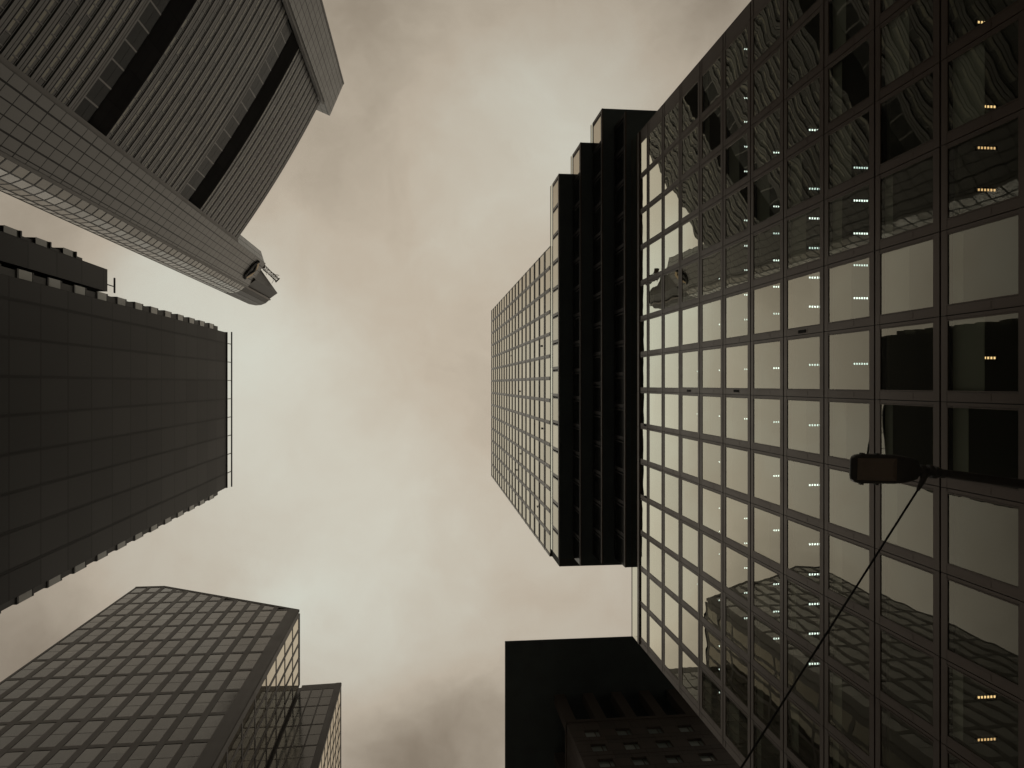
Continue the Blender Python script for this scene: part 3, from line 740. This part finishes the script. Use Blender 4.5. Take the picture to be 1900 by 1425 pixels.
def pierced(f, n, x0, L_, mbw, quads, mbt):
    """wall with deep window openings"""
    zz = [rows[0] - RH * k for k in range(0, 26)]
    zz = [z for z in zz if z > 4]
    f.bar(mbw, 0, L_, zz[0] + wh / 2, ZB, -1.0, 0)
    for z in zz:
        zl_ = z - wh / 2 - (RH - wh)
        f.bar(mbw, 0, L_, max(zl_, GZ), z - wh / 2, -1.0, 0)
        xs = [x0 + CS * j for j in range(n) if x0 + CS * j + ww / 2 < L_]
        e = 0.
        for x in xs:
            f.bar(mbw, e, x - ww / 2, z - wh / 2, z + wh / 2, -1.0, 0); e = x + ww / 2
            quads.append(f.quad(x - ww / 2, x + ww / 2, z - wh / 2, z + wh / 2, -.30))
            f.bar(mbt, x + ww * .22, x + ww * .27, z - wh / 2, z + wh / 2, -.29, -.22)
        f.bar(mbw, e, L_, z - wh / 2, z + wh / 2, -1.0, 0)
    for z in zz: f.bar(mbt, 0, L_, z - wh / 2 - .95, z - wh / 2 - .9, .002, .03)
tm = MB(); pierced(FJ, ncol, x_first, Wd, bd, WB, tm)
bd.box((JB.x, JB.y + 1.01, GZ), (JB.x + Wd, JB.y + Wd, ZB - .01)); bd.build('wall', 'granite', roof_tower); tm.build('window_bar', 'granite_trim', roof_tower)
windows(roof_tower, WB, 'granite_glass')
FJ2 = MB(); FJ.bar(FJ2, -.15, Wd, ZB, ZB + .6, -1.2, .12); FJ2.box((JB.x - .12, JB.y + .3, ZB), (JB.x + 1.2, JB.y + Wd, ZB + .58))
FJ2.build('cornice', 'granite_trim', roof_tower)
for j in range(7):
    x = -.1 + CS * 1.005 * j; c_ = MB(); FJ.bar(c_, x, x + 1.35, ZB + .6, HJ - .01, -1.2, .1); c_.build('roof_column', 'granite_trim', roof_tower)
for j in range(1, 5):
    y = CS * 2 * j; c_ = MB(); c_.box((JB.x - .1, JB.y + y, ZB + .6), (JB.x + 1.2, JB.y + y + 1.3, HJ - .01)); c_.build('roof_column', 'granite_trim', roof_tower)
lg = MB(); lg.box((JB.x + 4, JB.y + 4, ZB - .01), (JB.x + Wd - 2, JB.y + Wd - 2, HJ - .01)); lg.build('penthouse', 'soffit', roof_tower)
lb = MB()
for k in range(6):
    z = ZB - 6 - k * 12; lb.box((JB.x - .9, JB.y + 3, z - 2.0), (JB.x - .01, JB.y + 30, z))
lb.build('side_balcony', 'granite_trim', roof_tower)

# ------------------------------------------------------------------ street lamp and span wire
ZL = 8.0
lc = at(1646, 871, Z=ZL); la = at(1582, 870, Z=ZL); lb_ = at(1712, 873, Z=ZL); lo = at(1900, 899, Z=ZL)
ad = (lo - lb_).normalized()
pole_xy = lb_ + ad * 2.6
lamp = thing('street_lamp', (pole_xy.x, pole_xy.y, GZ), 'dark cobra-head street lamp on a long pipe arm in front of the glass tower', 'street lamp')
hx = (lb_ - la).normalized(); hy = Vector((-hx.y, hx.x, 0)); hl = (lb_ - la).length; hw = .165
def sect(u, w, z0, z1, n=16, e=4.):
    r = []
    for k in range(n):
        a = 2 * math.pi * k / n; c, s = math.cos(a), math.sin(a)
        x = math.copysign(abs(c) ** (2 / e), c) * w; zz = math.copysign(abs(s) ** (2 / e), s)
        r.append(la + hx * u + hy * x + Vector((0, 0, (z0 + z1) / 2 + zz * (z1 - z0) / 2)))
    return r
prof = ((.0, .09, .03, .06), (.012, .125, .012, .085), (.04, .15, .002, .105), (.09, .163, -.004, .12), (.2, .166, -.006, .14), (.50, .164, -.006, .15), (.62, .150, .0, .15), (.72, .13, .02, .145), (.78, .105, .035, .13), (.80, .06, .05, .115))
hd = MB(); secl = [sect(u * hl / .8, w, a, b) for u, w, a, b in prof]
for s0, s1 in zip(secl, secl[1:]):
    for k in range(16): hd.poly([s0[k], s0[(k + 1) % 16], s1[(k + 1) % 16], s1[k]])
hd.poly(secl[0][::-1]); hd.poly(secl[-1]); hd.build('lamp_head', 'lamp_metal', lamp, smooth=True)
le = MB(); q0 = [(.05, -.12), (.5, -.125), (.5, .125), (.05, .12)]; q1_ = [(.09, -.07), (.44, -.085), (.44, .085), (.09, .07)]
tp = [la + hx * (u * hl / .8) + hy * v + Vector((0, 0, -.007)) for u, v in q0]; bt = [la + hx * (u * hl / .8) + hy * v + Vector((0, 0, -.035)) for u, v in q1_]
for i in range(4): le.poly([tp[i], tp[(i + 1) % 4], bt[(i + 1) % 4], bt[i]])
le.poly(bt[::-1]); le.build('lens', 'lamp_lens', lamp)
for u in (.11, .28):
    for s in (-1, 1):
        c_ = MB(); b = la + hx * (u * hl / .8) + hy * (s * .165 - .012); c_.obox(b + Vector((0, 0, .02)), hx * .035, hy * .024, (0, 0, .05)); c_.build('clip', 'lamp_metal', lamp)
arm0 = lb_ + Vector((0, 0, .085)) - ad * .08
ar = MB(); path = [arm0, arm0 + ad * .6, arm0 + ad * 1.5 + Vector((0, 0, .02)), arm0 + ad * 2.2 + Vector((0, 0, -.05)), arm0 + ad * 2.5 + Vector((0, 0, -.25)), Vector((pole_xy.x, pole_xy.y, ZL - .7))]
ar.tube(path, [.034, .05, .055, .058, .06, .06], 14); ar.build('arm', 'pole', lamp, smooth=True)
po = MB(); po.tube([(pole_xy.x, pole_xy.y, GZ), (pole_xy.x, pole_xy.y, 2), (pole_xy.x, pole_xy.y, ZL - .68)], [.11, .09, .065], 16); po.build('pole', 'pole', lamp, smooth=True)
# clamp with tape wrap where the span wire is fixed
w0 = at(1703, 909, Z=ZL - .02); w1 = at(1375, 1425, Z=ZL)
bk_ = MB(); cpt = arm0 + ad * .17
for k in range(7):
    p = cpt + ad * (.045 * k - .08) + Vector((0, random.uniform(-.012, .02), random.uniform(-.02, .012)))
    bk_.tube([p - ad * .028, p + ad * .028], [.05 + .014 * random.random(), .048 + .014 * random.random()], 9)
bk_.tube([cpt + Vector((-.02, .02, -.02)), (cpt + w0) / 2 + Vector((.015, 0, 0)), w0], [.05, .032, .02], 8)
bk_.build('clamp', 'lamp_metal', lamp)
wd_ = (w1 - w0).normalized(); end = w0 + wd_ * ((P3.y - .2 - w0.y) / wd_.y)
sp = MB(); n = 40
sp.tube([w0 + (end - w0) * (i / n) + Vector((0, 0, 0)) for i in range(n + 1)], .0115, 6); 
wire = sp.build('span_wire', 'cable'); wire['label'] = 'thin black cable running diagonally from the street lamp clamp past the glass tower'; wire['category'] = 'cable'

# ------------------------------------------------------------------ thin city haze
hz = MB(); hz.box((-960, -960, GZ - 2.5), (960, 960, 318)); hm, ht, ho = new_mat('haze_air')
vp = ht.node('ShaderNodeVolumePrincipled'); vp.inputs['Color'].default_value = (.95, .92, .86, 1); vp.inputs['Density'].default_value = .00007
vp.inputs['Anisotropy'].default_value = .2
ht.l.new(vp.outputs[0], ho.inputs['Volume']); M['haze'] = hm
ho_ = hz.build('haze', 'haze'); ho_['kind'] = 'stuff'
SC.cycles.volume_bounces = 0
